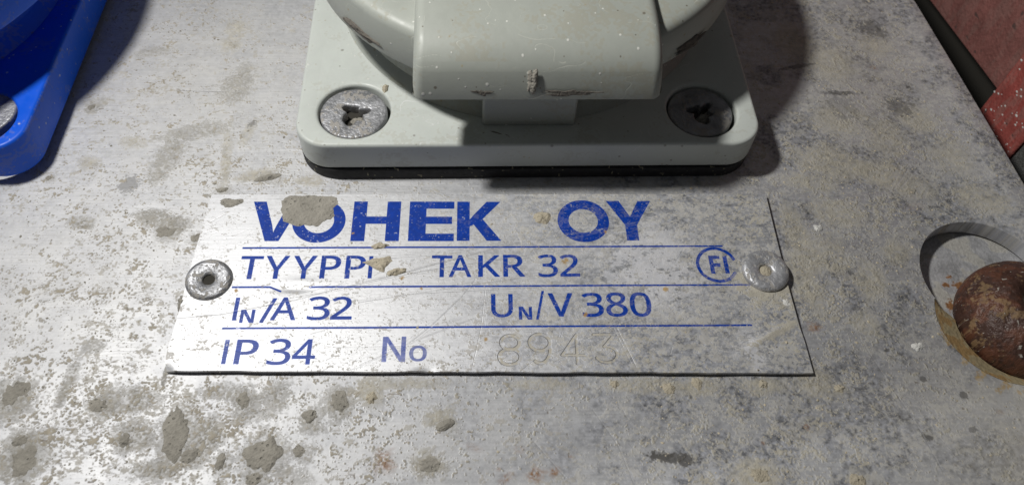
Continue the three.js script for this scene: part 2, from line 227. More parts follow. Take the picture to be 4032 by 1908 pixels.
  if (z > -16.2 && z < -14.4 && x > -46 && x < 46) { const e = Math.abs(z + 15.25 + 0.4 * (n2 - 0.5)) / 0.4; if (e < 1) lay(o, CEM, 0.7 * (1 - ss(0.4, 1, e)) * ss(0.36, 0.5, n3 * 0.5 + n2 * 0.5), 0.93, 0.15, 0.6 + 0.5 * f); }
  const sc = pmd[(j * PW + i) * 4] / 255; if (sc > 0.02) { const q = 0.75 * sc * (0.4 + 0.9 * n3); const sv = mix(0.36, 0.72, warm); o[0] = mix(o[0], sv, q); o[1] = mix(o[1], sv, q); o[2] = mix(o[2], sv * 1.02, q); o[4] = mix(o[4], 0.7, q); o[3] = mix(o[3], 0.45, q); o[5] -= 0.12 * sc; }  // stroke tone painted darker on the left, where glare turns scratches dark
}, THREE.MirroredRepeatWrapping);
const panelMat = skin(panelTex, 0.00025);

// cement: rough grey with pores
function cementTex(size, seed, tone, S = 512) {
  const c = tone;
  return surface(S, S, 0, 0, size, size, (x, z, o) => {
    const u = x + seed * 31, n = fbm(u / 1.4, z / 1.4, 4), f = fbm(u / 0.28, z / 0.28, 2), p = noise(u / 0.5 + 9, z / 0.5 + 4), pore = ss(0.86, 0.93, p);
    const v = (0.72 + 0.4 * n + 0.22 * (f - 0.5)) * (1 - 0.38 * pore * ss(0.4, 0.6, noise(u / 3, z / 3)));
    o[0] = c[0] * v; o[1] = c[1] * v; o[2] = c[2] * v; o[3] = 0.95; o[4] = 0; o[5] = 0.5 + 0.5 * (n - 0.5) + 0.35 * (f - 0.5) - 0.4 * pore;
  }, THREE.MirroredRepeatWrapping);
}
const cementMat = skin(cementTex(12, 1, [0.33, 0.31, 0.27]), 0.0004), sandMat = skin(cementTex(12, 2, [0.47, 0.42, 0.325]), 0.0004), darkCementMat = skin(cementTex(12, 3, [0.16, 0.145, 0.125]), 0.0002), paleMat = skin(cementTex(12, 4, [0.72, 0.71, 0.68]), 0.0003);

// plastic: moulded surface with specks, brown smears and scuffs
function plasticTex(tone, dirt, seed) {
  const r = rng(seed), dots = [];
  for (let i = 0; i < 540; i++) { const p = r(); dots.push([80 * r(), 80 * r(), 0.10 + 0.22 * r() * r(), p < 0.55 ? 1 : p < 0.8 ? 2 : 3]); }
  const grid = new Map(); dots.forEach((d) => { for (let i = Math.floor(d[0] - 0.6); i <= d[0] + 0.6; i++) for (let j = Math.floor(d[1] - 0.6); j <= d[1] + 0.6; j++) { const k = i * 999 + j; if (!grid.has(k)) grid.set(k, []); grid.get(k).push(d); } });
  return surface(1280, 1280, 0, 0, 80, 80, (x, z, o) => {
    const n = fbm(x / 7 + seed, z / 7, 4), f = fbm(x / 0.9, z / 0.9 + seed, 3), v = 0.93 + 0.12 * n + 0.04 * (f - 0.5);
    o[0] = tone[0] * v; o[1] = tone[1] * v; o[2] = tone[2] * v; o[3] = 0.42 + 0.2 * (f - 0.5) + 0.1 * n; o[4] = 0; o[5] = 0.5 + 0.12 * (f - 0.5);
    const g = ss(0.57, 0.66, 0.45 * fbm(x / 6 + 90 + seed, z / 6 + 3, 2) + 0.35 * f + 0.2 * noise(x / 0.35, z / 0.35)) * dirt; if (g > 0) lay(o, [0.31, 0.28, 0.20], g * 0.4, 0.7, 0.03, 1);
    { const e = Math.abs(fbm(x / 5 + seed * 3, z / 2.2 + 40, 2) - 0.5), q = (1 - ss(0.0015, 0.006, e)) * ss(0.5, 0.62, noise(x / 3 + 4, z / 3 + seed)); if (q > 0) { lay(o, [Math.min(0.7, tone[0] * 1.35 + 0.03), Math.min(0.7, tone[1] * 1.3 + 0.03), Math.min(0.75, tone[2] * 1.25 + 0.03)], 0.6 * q, 0.6, 0, 1); o[5] -= 0.15 * q; } }
    const list = grid.get(Math.floor(x) * 999 + Math.floor(z));
    if (list) for (const [dx, dz, rr, k] of list) { const e = Math.hypot(x - dx, z - dz) / rr + 0.8 * (f - 0.5); if (e < 1.2) { const q = (1 - ss(0.7, 1.1, e)) * Math.min(1, dirt * 1.4); if (k === 1) lay(o, [0.66, 0.66, 0.62], q * 0.9, 0.8, 0.35, 1); else if (k === 2) lay(o, [0.13, 0.11, 0.08], q * 0.8, 0.9, 0, 1); else lay(o, [0.33, 0.25, 0.12], q * 0.55, 0.9, 0.1, 1); } }
  }, THREE.RepeatWrapping);
}
const greyPlastic = skin(plasticTex([0.37, 0.39, 0.355], 0.8, 3), 0.0001), flangePlastic = skin(plasticTex([0.54, 0.57, 0.54], 0.5, 21), 0.0001);
const bluePlastic = skin(plasticTex([0.004, 0.11, 0.78], 0.5, 8), 0.0001, { specularIntensity: 0.8 });
// black rubber with pale crumbs of dirt
const rubberMat = skin(surface(512, 512, 0, 0, 40, 40, (x, z, o) => { const f = fbm(x / 0.7, z / 0.7, 3), p = noise(x / 0.55 + 5, z / 0.5); o[0] = 0.013 + 0.012 * f; o[1] = o[0]; o[2] = o[0] * 1.08; o[3] = 0.75; o[4] = 0; o[5] = 0.5 + 0.4 * (f - 0.5); const q = ss(0.90, 0.955, p); if (q > 0) lay(o, [0.34, 0.31, 0.22], q * 0.9, 0.9, 0.3, 0.8 + 0.4 * f); }, THREE.RepeatWrapping), 0.0002);
// dulled zinc of the screw heads
const zincMat = (seed, lo, hi, calm = 1) => skin(surface(512, 512, 0, 0, 14, 14, (x, z, o) => { const n = fbm(x / 2.2 + seed, z / 2.2, 4), f = fbm(x / 0.4, z / 0.4 + seed, 3), v = mix(lo, hi, sat(1.6 * n - 0.3)) * (1 + calm * 0.5 * (f - 0.5)); o[0] = v * 0.98; o[1] = v * 0.99; o[2] = v * 1.04; o[3] = 0.5 + 0.3 * (f - 0.5); o[4] = 0.6; o[5] = 0.5 + calm * (0.4 * (f - 0.5) + 0.3 * (n - 0.5)); const q = ss(0.54, 0.64, 0.5 * fbm(x / 1.7 + 60, z / 1.7 + seed, 3) + 0.5 * f); if (q > 0) lay(o, [0.30, 0.275, 0.235], q * 0.65, 0.95, 0.15, 0.7 + 0.6 * f); }, THREE.MirroredRepeatWrapping), 0.0003);
const screwMat = zincMat(2, 0.22, 0.46, 0.7), darkScrewMat = zincMat(9, 0.20, 0.44, 0.7), rivetMat = zincMat(5, 0.40, 0.6, 0.4), wornRivetMat = zincMat(14, 0.18, 0.46, 0.5);
const holeShadeMat = new THREE.MeshStandardMaterial({ color: new THREE.Color(0.035, 0.032, 0.026), roughness: 0.95 });  // near-black: shade of bores, recesses and the gap, put into colour

// ------------------------------------------------------------------ the panel
const edgeX = (z) => 91.4 + 0.066 * z - 0.0002 * z * z;
const HA = [76.9, 0, 10.4], HB = [76.7, 7.7, 10.4];
{
  const p = base('aluminium_panel');
  tag(p, 'scratched bare aluminium panel crusted with dried cement, carrying both sockets and the nameplate', 'panel');
  const s = new THREE.Shape(); s.moveTo(-150, -70); for (let z = 70; z >= -130; z -= 10) s.lineTo(edgeX(z), -z); s.lineTo(-150, 130); s.closePath();
  const hp = new THREE.Path(), half = Math.asin(3.85 / 10.4);         // two holes run together into one slot
  hp.absarc(HA[0], -HA[1], HA[2], -half, Math.PI + half, false); hp.absarc(HB[0], -HB[1], HB[2], Math.PI - half, Math.PI * 2 + half, false); s.holes.push(hp);
  const g = slab(s, -3, 0, 0.18, 2, 40); obj('sheet', planarUV(crease(g, 0.6), ...PX), panelMat, p);
  // the nearer hole is countersunk
  const P = [], I = [], N = 48;
  for (let i = 0; i <= N; i++) { const A = -half + (Math.PI + 2 * half) * i / N, c = Math.cos(A), q = Math.sin(A);
    const k = Math.min(1, Math.min(i, N - i) / 3 + 0.12);
    const ix = HB[0] + mix(0.2, 2.0, k) + mix(10.3, 8.8, k) * c, iz = HB[1] + 0.15 * k + mix(10.3, 8.8, k) * q; P.push(HB[0] + 10.42 * c, -0.06, HB[1] + 10.42 * q, Math.min(ix, HB[0] + 10.4 * Math.max(c, 0.1)), -1.5, iz, Math.min(ix, HB[0] + 10.4 * Math.max(c, 0.1)), -3.0, iz);
    if (i) { const b = 3 * i; I.push(b - 3, b, b - 2, b, b + 1, b - 2, b - 2, b + 1, b - 1, b + 1, b + 2, b - 1); } }
  const r = new THREE.BufferGeometry(); r.setAttribute('position', new THREE.Float32BufferAttribute(P, 3)); r.setIndex(I); r.computeVertexNormals();
  const sinkMat = skin(surface(256, 256, 0, 0, 30, 30, (x, z, o) => { const n = fbm(x / 1.6, z / 1.6, 4), f = fbm(x / 0.4, z / 0.4, 2); o[0] = 0.46 * (0.6 + 0.7 * n); o[1] = 0.38 * (0.6 + 0.7 * n); o[2] = 0.24 * (0.6 + 0.6 * n); o[3] = 0.8; o[4] = 0.15; o[5] = 0.5 + 0.5 * (f - 0.5); lay(o, [0.34, 0.19, 0.06], 0.75 * ss(0.5, 0.62, n), 0.9, 0, 0.7 + 0.5 * f); }, THREE.RepeatWrapping), 0.0002);
  tag(obj('countersink', boxUV(crease(r, 0.5), 30), sinkMat, p), 'rust-stained chamfer along the near rim of the bolt hole');
}
// what lies behind the slot
{
  const b = base('backing_plate', [78, -4.9, 2]);
  tag(b, 'galvanised steel plate with rust spots seen through the hole in the panel', 'plate');
  const rusts = [[-3.3, -2.2, 1.7, 0.9, 0.2], [-1.2, -1.6, 1.5, 0.5, 0.1], [-6, -2.6, 0.7, 0.5, 0], [-6.6, 1.3, 0.6, 1.2, 0.3], [-5, -4, 0.5, 0.4, 0], [2, -4.6, 0.6, 0.4, 0], [-2.4, 1.2, 0.5, 0.4, 0]];
  const t = surface(700, 800, -14, -16, 28, 32, (x, z, o) => { const n = fbm(x / 1.8, z / 1.8, 4), f = fbm(x / 0.35, z / 0.35, 3); const v = 0.48 + 0.32 * (n - 0.5) + 0.2 * (f - 0.5); o[0] = v; o[1] = v; o[2] = v * 1.03; o[3] = 0.6; o[4] = 0.35; o[5] = 0.5 + 0.4 * (f - 0.5);
    lay(o, [0.45, 0.43, 0.38], 0.7 * ss(0.5, 0.6, fbm(x / 2.6 + 8, z / 2.6, 3)), 0.9, 0.1, 0.8 + 0.4 * f);
    for (const [sx, sz, rx, rz, a] of rusts) { const dx = x - sx, dz = z - sz, e = Math.hypot((dx * Math.cos(a) + dz * Math.sin(a)) / rx, (dz * Math.cos(a) - dx * Math.sin(a)) / rz) + 1.6 * (f - 0.5); if (e < 1.4) lay(o, RUST, 0.95 * (1 - ss(0.5, 1.3, e)), 0.9, 0.1, 0.5 + 0.9 * f); } });
  obj('plate', planarUV(slab(roundRect(13, 15, 1), 0, 1.5, 0.1), -14, -16, 28, 32), skin(t, 0.0002), b);
}
{
  const b = base('rusty_bolt', [79.9, -5.1, 7.4]);
  tag(b, 'domed brown rusty bolt head sitting in the hole at the right edge', 'bolt');
  const t = surface(768, 768, 0, 0, 24, 24, (x, z, o) => { const n = fbm(x / 2.6 + 4, z / 2.6, 5), f = fbm(x / 0.45, z / 0.45, 3), y = ss(0.57, 0.70, 0.6 * fbm(x / 2.0 + 30, z / 2.0, 3) + 0.4 * f), k = ss(0.5, 0.7, n);
    o[0] = mix(0.068, 0.125, k) * (0.7 + 0.6 * f); o[1] = mix(0.034, 0.050, k) * (0.7 + 0.6 * f); o[2] = mix(0.026, 0.030, k) * (0.6 + 0.8 * f); o[3] = 0.38 + 0.25 * f; o[4] = 0.1; o[5] = 0.5 + 0.3 * (f - 0.5) + 0.4 * (n - 0.5);
    lay(o, [0.30, 0.20, 0.095], y * 0.5, 0.85, 0.06, 0.6 + 0.7 * f); const w = noise(x / 0.5 + 40, z / 0.5); if (w > 0.93) lay(o, [0.5, 0.47, 0.42], 0.7 * ss(0.93, 0.97, w), 0.9, 0.2, 1); }, THREE.MirroredRepeatWrapping);
  const prof = [[0, 9.1], [1.2, 9.1], [2.6, 9.6], [3.6, 10.2], [4.6, 10.35], [6, 9.8], [7.6, 8.7], [8.8, 7.3], [9.5, 5.6], [9.7, 4.0], [9.4, 2.6], [8.8, 1.8], [8.2, 0]];
  const c = new THREE.SplineCurve(prof.map(([r, y]) => V2(r, y))).getPoints(60), g = new THREE.LatheGeometry(c.reverse().map((v) => V2(Math.max(0, v.x), v.y)), 110), q = g.attributes.position;
  for (let i = 0; i < q.count; i++) { const x = q.getX(i), y = q.getY(i), z = q.getZ(i), k = 1 + 0.05 * (fbm(x / 2.4 + 50, z / 2.4 + y / 2 + 50, 3) - 0.5); q.setXYZ(i, x * k, y * k, z * k); }
  const m = mergeVertices(g.deleteAttribute('normal') && g, 1e-3); m.computeVertexNormals(); { const q = m.attributes.position, uv = new Float32Array(q.count * 2); for (let i = 0; i < q.count; i++) { const x = q.getX(i), z = q.getZ(i), r = Math.hypot(x, z) || 1, k = 9.9 * Math.asin(Math.min(1, r / 9.9)) / r; uv[2 * i] = (x * k + 16) / 24; uv[2 * i + 1] = (z * k + 16) / 24; } m.setAttribute('uv', new THREE.BufferAttribute(uv, 2)); }
  obj('head', m, skin(t, 0.00045), b);
}
function lumpGeo(rx, rz, h, seed, { poly, plateau = 2.2, rough = 0.22, rag = 0.42, rings = 9, seg = 40, drop = 0.06 } = {}) { // a clod stuck to what lies under it
  const P = [0, 0, 0], I = [], s = seed * 7.13;
  const R = (a) => { if (!poly) return [rx * Math.cos(a), rz * Math.sin(a)].map((v) => v * (1 + rag * (fbm(1.6 * Math.cos(a) + s, 1.6 * Math.sin(a) + s, 3) - 0.5) * 2.2 + rag * 0.5 * (noise(5 * Math.cos(a) + s, 5 * Math.sin(a) + s) - 0.5)));
    const dx = Math.cos(a), dz = Math.sin(a); let best = 0; for (let i = 0; i < poly.length; i++) { const [x1, z1] = poly[i], [x2, z2] = poly[(i + 1) % poly.length], ex = x2 - x1, ez = z2 - z1, den = dx * ez - dz * ex; if (Math.abs(den) < 1e-9) continue; const t = (x1 * ez - z1 * ex) / den, u = (x1 * dz - z1 * dx) / den; if (t > 0 && u >= 0 && u <= 1) best = Math.max(best, t); }
    const k = best * (1 + 0.09 * (noise(a * 9 + s, s) - 0.5) + 0.05 * (noise(a * 26 + s, s) - 0.5)); return [dx * k, dz * k]; };
  const H = (t, x, z) => h * Math.pow(Math.max(0, 1 - Math.pow(t, plateau)), 1.1) * (0.62 + 0.66 * rough * 4 * (fbm(x / (0.3 * rx + 0.2) + s, z / (0.3 * rz + 0.2) + s, 3) - 0.5)) - (t >= 1 ? drop : 0);
  P[1] = H(0, 0, 0);
  for (let k = 1; k <= rings; k++) { const t = Math.pow(k / rings, 0.8); for (let i = 0; i < seg; i++) { const [ex, ez] = R(i / seg * Math.PI * 2), x = ex * t, z = ez * t; P.push(x, H(k === rings ? 1 : t, x, z), z); } }
  const at = (k, i) => 1 + (k - 1) * seg + ((i + seg) % seg);
  for (let i = 0; i < seg; i++) { I.push(0, at(1, i + 1), at(1, i)); for (let k = 1; k < rings; k++) I.push(at(k, i), at(k, i + 1), at(k + 1, i), at(k, i + 1), at(k + 1, i + 1), at(k + 1, i)); }
  const g = new THREE.BufferGeometry(); g.setAttribute('position', new THREE.Float32BufferAttribute(P, 3)); g.setIndex(I); g.computeVertexNormals(); return planarUV(g, -6 + seed % 5, -6 + seed % 7, 12, 12);
}
obj('recess_fill', lumpGeo(2.7, 3.3, 1.5, 12, { rough: 0.3, rag: 0.5 }).translate(-0.2, 9.0, -0.2), sandMat, scene.getObjectByName('rusty_bolt'));

// ------------------------------------------------------------------ the red housing beyond the panel's right edge
{
  const redTex = (tone, seed, dust) => surface(640, 640, 0, 0, 40, 40, (x, z, o) => { const n = fbm(x / 4 + seed, z / 4, 4), f = fbm(x / 0.5, z / 0.5 + seed, 3); const v = 0.62 + 0.6 * n + 0.3 * (f - 0.5); o[0] = tone[0] * v; o[1] = tone[1] * v; o[2] = tone[2] * v; o[3] = 0.55 + 0.2 * f; o[4] = 0; o[5] = 0.5 + 0.5 * (f - 0.5) + 0.3 * (n - 0.5);
    lay(o, [0.30, 0.22, 0.19], dust * ss(0.48, 0.68, fbm(x / 1.2 + 20, z / 5 + seed, 4)), 0.9, 0.1, 1); const k = noise(x / 1.6 + 9, z / 1.6); if (k > 0.9) lay(o, [0.06, 0.05, 0.045], 0.7 * ss(0.9, 0.95, k), 0.9, -0.1, 1); }, THREE.MirroredRepeatWrapping);
  const h = base('red_housing', [104, 0, -60]);
  tag(h, 'red painted steel housing standing beyond the right edge of the panel', 'housing');
  const brightMat = skin(redTex([0.40, 0.09, 0.075], 3, 0.3), 0.0003), dullMat = skin(redTex([0.30, 0.12, 0.105], 8, 0.2), 0.0003);
  const bw = new THREE.Shape(); bw.moveTo(-64, -22.6); bw.lineTo(10.2, -11.0); bw.lineTo(10.2, 40); bw.lineTo(-64, 40); bw.closePath();
  obj('back_wall', boxUV(crease(new THREE.ExtrudeGeometry(bw, { depth: 3, bevelEnabled: true, bevelSize: 0.3, bevelThickness: 0.3, bevelOffset: -0.3, bevelSegments: 2 }).rotateY(-Math.PI / 2).translate(4.2, 0, 0), 0.6), 40), dullMat, h);
  obj('floor', boxUV(box(60, 3, 130, -24, -57.6, -5), 40), holeShadeMat, h);  // near-black floor, the shade of the gap put into its colour
  obj('gap_shade_wall', box(4, 100, 130, 20, -6, -5), holeShadeMat, h);  // wall added in near-black to stand for the darkness of the gap
  const w = obj('front_plate', boxUV(crease(slab(roundRect(4, 7.0, 0.6), -50, 40, 0.4).translate(2.3, 0, 17.2), 0.6), 40), brightMat, h);
  const r = rng(31), N = 84, g = lumpGeo(0.16, 0.22, 0.1, 3, { seg: 9, rings: 3 }); g.scale(MM, MM, MM);
  const im = new THREE.InstancedMesh(g, paleMat, N), M = new THREE.Matrix4(), q = new THREE.Quaternion(), e = new THREE.Euler();
  for (let i = 0; i < N; i++) { e.set(0, 0, Math.PI / 2); q.setFromEuler(e); const s = 0.8 + 1.8 * r() * r(); M.compose(new THREE.Vector3(-1.69, -17 + 26 * r(), 10.6 + 13.3 * r()).multiplyScalar(MM), q, new THREE.Vector3(s, s, s)); im.setMatrixAt(i, M); }
  im.name = 'paint_specks'; tag(im, 'pale specks spattered over the brighter red plate', null, null, 'stuff'); im.castShadow = im.receiveShadow = true; h.add(im);
}
{
  const b = base('cast_block', [106, -30, -26]);
  tag(b, 'dark grey gritty metal block below the red plate at the right edge', 'block');
  const t = cementTex(20, 6, [0.115, 0.115, 0.11]);
  obj('body', boxUV(crease(slab(roundRect(4.6, 8.6, 1), 0, 34, 0.5), 0.6), 12), skin(t, 0.0008), b);
}

// ------------------------------------------------------------------ the sockets
function screwGeo() { // a low domed head with a worn star recess
  const star = new THREE.Path(), N = 60; for (let i = 0; i <= N; i++) { const a = i / N * Math.PI * 2, r = 1.9 + 0.45 * Math.cos(3 * a + 0.6) + 0.22 * Math.cos(6 * a) + 1.1 * (noise(3 + 2.2 * Math.cos(a), 5 + 2.2 * Math.sin(a)) - 0.5); const x = r * Math.cos(a), y = r * Math.sin(a); i ? star.lineTo(x, y) : star.moveTo(x, y); }
  const s = new THREE.Shape(); s.absarc(0, 0, 5.35, 0, Math.PI * 2); s.holes.push(star);
  return { head: boxUV(crease(slab(s, 0, 2.3, 0.35, 3, 48), 0.6), 14), recess: slab(new THREE.Shape().absarc(0, 0, 3.2, 0, Math.PI * 2), 0, 0.5) };
}
function makeSocket(name, pos, turn, plastic, look) {
  const s = base(name, pos, turn), H = look.half;
  obj('gasket', boxUV(crease(slab(roundRect(H + look.lip, H + look.lip, 6.5), 0, look.seat - 0.05, 0.25), 0.6), 40), rubberMat, s);
  const f = roundRect(H, H, 5.2); for (const x of [-28.3, 28.3]) for (const z of [-30, 30]) { const h = new THREE.Path(); h.absarc(x, -z, 5.75, 0, Math.PI * 2); f.holes.push(h); }
  obj('flange', boxUV(crease(slab(f, look.seat, 8, 0.55, 4, 40), 0.5), 80), look.rim, s);
  obj('housing', boxUV(crease(lathe([[0, 8.05], [32.6, 8.05], [32.2, 8.6], [31, 10], [30.4, 18.6], [0, 18.7]]), 0.6), 80), plastic, s);
  const R = look.r, y = look.y;
  obj('lid', boxUV(crease(lathe([[R - 7, y + 0.8], [R - 1.2, y + 0.8], [R - 0.3, y + 0.3], [R, y + 0.1], [R + 0.1, y + 0.5], [R, y + 3], [R - 0.25, y + 5.7], [R - 0.5, y + 6.35], [R - 1.0, y + 6.85], [R - 1.7, y + 7.1], [R - 3, y + 7.3], [R - 12, y + 7.9], [0, y + 8.6]], 160), 0.5), 80), plastic, s);
  return s;
}
const sc = screwGeo();
const recessGeo = sc.recess;
function addScrew(parent, x, z, mat, y = 5.1, label, spin = 0) { const m = new THREE.Mesh(addScrew.g ??= sc.head.scale(MM, MM, MM), mat); m.name = 'screw'; m.position.set(x * MM, y * MM, z * MM); m.rotation.y = spin; m.castShadow = m.receiveShadow = true; parent.add(m); if (label) m.userData.label = label; const r = new THREE.Mesh(addScrew.r ??= recessGeo.scale(MM, MM, MM), holeShadeMat); r.name = 'recess'; r.position.y = 0.1 * MM; r.castShadow = r.receiveShadow = true; m.add(r); const d = new THREE.Mesh(addScrew.d ??= lumpGeo(1.5, 1.1, 1.3, 17, { rough: 0.4 }).scale(MM, MM, MM), cementMat); d.name = 'recess_dirt'; d.position.set(0.7 * MM, 0.5 * MM, 0.75 * MM); d.castShadow = d.receiveShadow = true; m.add(d); return m; }
const grey = makeSocket('grey_socket', [5.4, 0, -56.9], 0.014, greyPlastic, { half: 37.35, lip: 0.3, seat: 2.35, r: 36, y: 18, rim: flangePlastic });
tag(grey, 'light grey plastic power socket with a square flange and sprung lid above the nameplate', 'socket');
{
  // latch hood: a rounded profile (z forward, y up) drawn across the lid
  const p = new THREE.Shape(); p.moveTo(-34, 27.6); p.lineTo(28.2, 27.55); p.bezierCurveTo(33.0, 27.5, 36.0, 26.2, 37.5, 23.8); p.bezierCurveTo(38.1, 22.6, 38.6, 21.0, 38.8, 19.5); p.lineTo(38.3, 19.1); p.lineTo(33, 19.6); p.lineTo(30, 22); p.lineTo(-34, 24); p.closePath();
  const g = new THREE.ExtrudeGeometry(p, { depth: 33.0, bevelEnabled: true, bevelSize: 1.3, bevelOffset: -1.3, bevelThickness: 1.5, bevelSegments: 6, curveSegments: 20 });
  g.translate(0, 0, -16.5); g.rotateY(-Math.PI / 2); const q = g.attributes.position; for (let i = 0; i < q.count; i++) q.setX(i, q.getX(i) * (1 - (q.getY(i) - 19) * 0.004));
  const lf = obj('latch_hood', boxUV(crease(g, 0.55), 80), greyPlastic, grey);
  obj('catch', boxUV(crease(slab(roundRect(7.4, 3.5, 0.5), 7.9, 19, 0.3).translate(-0.4, 0, 29.9), 0.5), 80), greyPlastic, grey);
  addScrew(grey, -28.4, 30.3, screwMat, 5.5, 'left screw, scuffed light zinc with a torn recess', 0.3);
  addScrew(grey, 28.2, 29.9, darkScrewMat, 5.2, 'right screw in the shade of the lid, its recess packed with dirt', 0.8);
}
const blue = makeSocket('blue_socket', [-108.8, 0, -54.2], 0, bluePlastic, { half: 36.35, lip: -1.6, seat: 1.3, rim: bluePlastic, r: 40.4, y: 18.2 });
tag(blue, 'bright blue plastic power socket, its flange corner in the upper left of the picture', 'socket');
addScrew(blue, 28.0, 28.1, screwMat, 5.3, null, 0.1);

// ------------------------------------------------------------------ the nameplate
const T = 0.95, NP = [-46.5, -16, 93, 33], NW = 2048, NH = 726;
{
  const m = marks(NW, NH, ...NP), c = m.c, st = marks(NW, NH, ...NP);
  const glyph = (k, ch, x0, x1, z0, z1, font) => {
    const X0 = k.X(x0), X1 = k.X(x1), Y0 = k.Z(z0), Y1 = k.Z(z1);
    if (ch === 'I') { k.c.fillStyle = '#fff'; k.c.fillRect(X0, Y0, X1 - X0, Y1 - Y0); return; }
    k.c.font = font + ' 200px sans-serif'; const e = k.c.measureText(ch), L = -e.actualBoundingBoxLeft, W = e.actualBoundingBoxRight - L, A = e.actualBoundingBoxAscent, D = e.actualBoundingBoxDescent;
    k.c.save(); k.c.translate(X0, Y1); k.c.scale((X1 - X0) / W, (Y1 - Y0) / (A + D)); k.c.fillStyle = k.c.strokeStyle = '#fff'; k.c.fillText(ch, -L, -D); k.c.lineWidth = font ? 1.5 : 3.2; k.c.strokeText(ch, -L, -D); k.c.restore();
  };
  const word = (k, str, font) => { for (const part of str.split(' ')) { const [ch, ...v] = part.split(','); glyph(k, ch, ...v.map(Number), font); } };
  word(m, 'V,-37.9,-30.4,-13.5,-6.1 H,-22.2,-14.9,-13.6,-6.1 E,-13.4,-6.4,-13.6,-6.1 K,-5.9,0.9,-13.6,-6.15 Y,18.0,25.1,-13.8,-6.2', 'bold');
  // the bold round letters as heavy rings
  for (const [x, z, rx, rz] of [[-27.4, -9.8, 3.2, 3.15], [14.0, -9.9, 3.2, 3.15]]) { c.strokeStyle = '#fff'; c.lineWidth = 1.78 * m.S; c.beginPath(); c.ellipse(m.X(x), m.Z(z), rx * m.S, rz * m.S, 0, 0, Math.PI * 2); c.stroke(); }
  word(m, 'T,-38.1,-34.9,-3.3,0.65 Y,-34.4,-31,-3.3,0.6 Y,-30.3,-26.9,-3.3,0.6 P,-26.2,-23.3,-3.3,0.6 P,-22.5,-19.6,-3.3,0.6 I,-19.1,-18.5,-3.3,0.6', '');
  word(m, 'T,-9.6,-6.6,-3.4,0.36 A,-7,-3.7,-3.4,0.36 K,-2.6,0.6,-3.4,0.33 R,1.2,4.4,-3.45,0.33 3,6.5,9.4,-3.6,0.4 2,9.8,12.7,-3.5,0.33', '');
  word(m, 'F,32.9,34.6,-3.3,-0.1 I,35.1,35.75,-3.3,-0.1 N,-36.7,-34.7,5.8,7.9 N,3.3,5.2,5.5,7.6', 'bold');
  word(m, 'I,-37.8,-37.2,3.8,7.55 A,-32.4,-28.9,3.9,7.5 3,-27.2,-24.1,3.7,7.5 2,-23.9,-20.9,3.7,7.4 /,-33.9,-31.9,4,7.9', '');
  word(m, 'U,-0.7,2.4,3.4,7.2 V,7.7,11.3,3.3,7.1 3,12.7,15.8,3.2,7.2 8,16.2,19.3,3.2,7.2 0,19.8,22.9,3.2,7.2 /,5.8,7.1,2.9,7.6', '');
  word(m, 'I,-38.1,-37.5,10.6,14.3 P,-36.4,-33.4,10.6,14.3 3,-31.9,-28.8,10.5,14.45 4,-28.5,-25.4,10.6,14.35 N,-16.1,-12.9,10.3,14.1 o,-12.3,-9.9,11.7,14.05', '');
  m.line([[-38.2, -4.8], [35.4, -5.1]], 0.3, '#fff'); m.line([[-38.6, 2.05], [-33.2, 2.05], [-31.6, 2.75]], 0.3, '#fff'); m.line([[-27.4, 2.05], [38.4, 1.9]], 0.3, '#fff'); m.line([[-38.8, 8.8], [37.3, 8.7]], 0.3, '#fff');
  c.strokeStyle = '#fff'; c.lineWidth = 0.52 * m.S; c.beginPath(); c.arc(m.X(34.0), m.Z(-1.7), 2.95 * m.S, 0.55, Math.PI * 2 - 0.35); c.stroke();
  const ink = m.read();
  // punched number
  st.c.strokeStyle = '#fff'; st.c.lineWidth = 0.46 * st.S;
  const arc = (x, z, rx, rz, a0 = 0, a1 = Math.PI * 2) => { st.c.beginPath(); st.c.ellipse(st.X(x), st.Z(z), rx * st.S, rz * st.S, 0, a0, a1); st.c.stroke(); };
  arc(1.9, 11.3, 1.3, 1.1); arc(1.8, 13.5, 1.5, 1.2); arc(6.1, 11.3, 1.45, 1.3); arc(6.1, 12.3, 1.45, 2.2, -0.2, 2.1);
  st.line([[11.3, 14.6], [11.4, 10.1], [9.2, 13.3], [12.4, 13.3]], 0.36, '#fff'); st.line([[13.9, 10.1], [16.9, 10.1], [15.3, 12]], 0.36, '#fff'); arc(15.5, 13.2, 1.55, 1.25, -1.7, 2.7);
  const punch = st.read();
  // scratches
  const sm = marks(NW, NH, ...NP), r = rng(12);
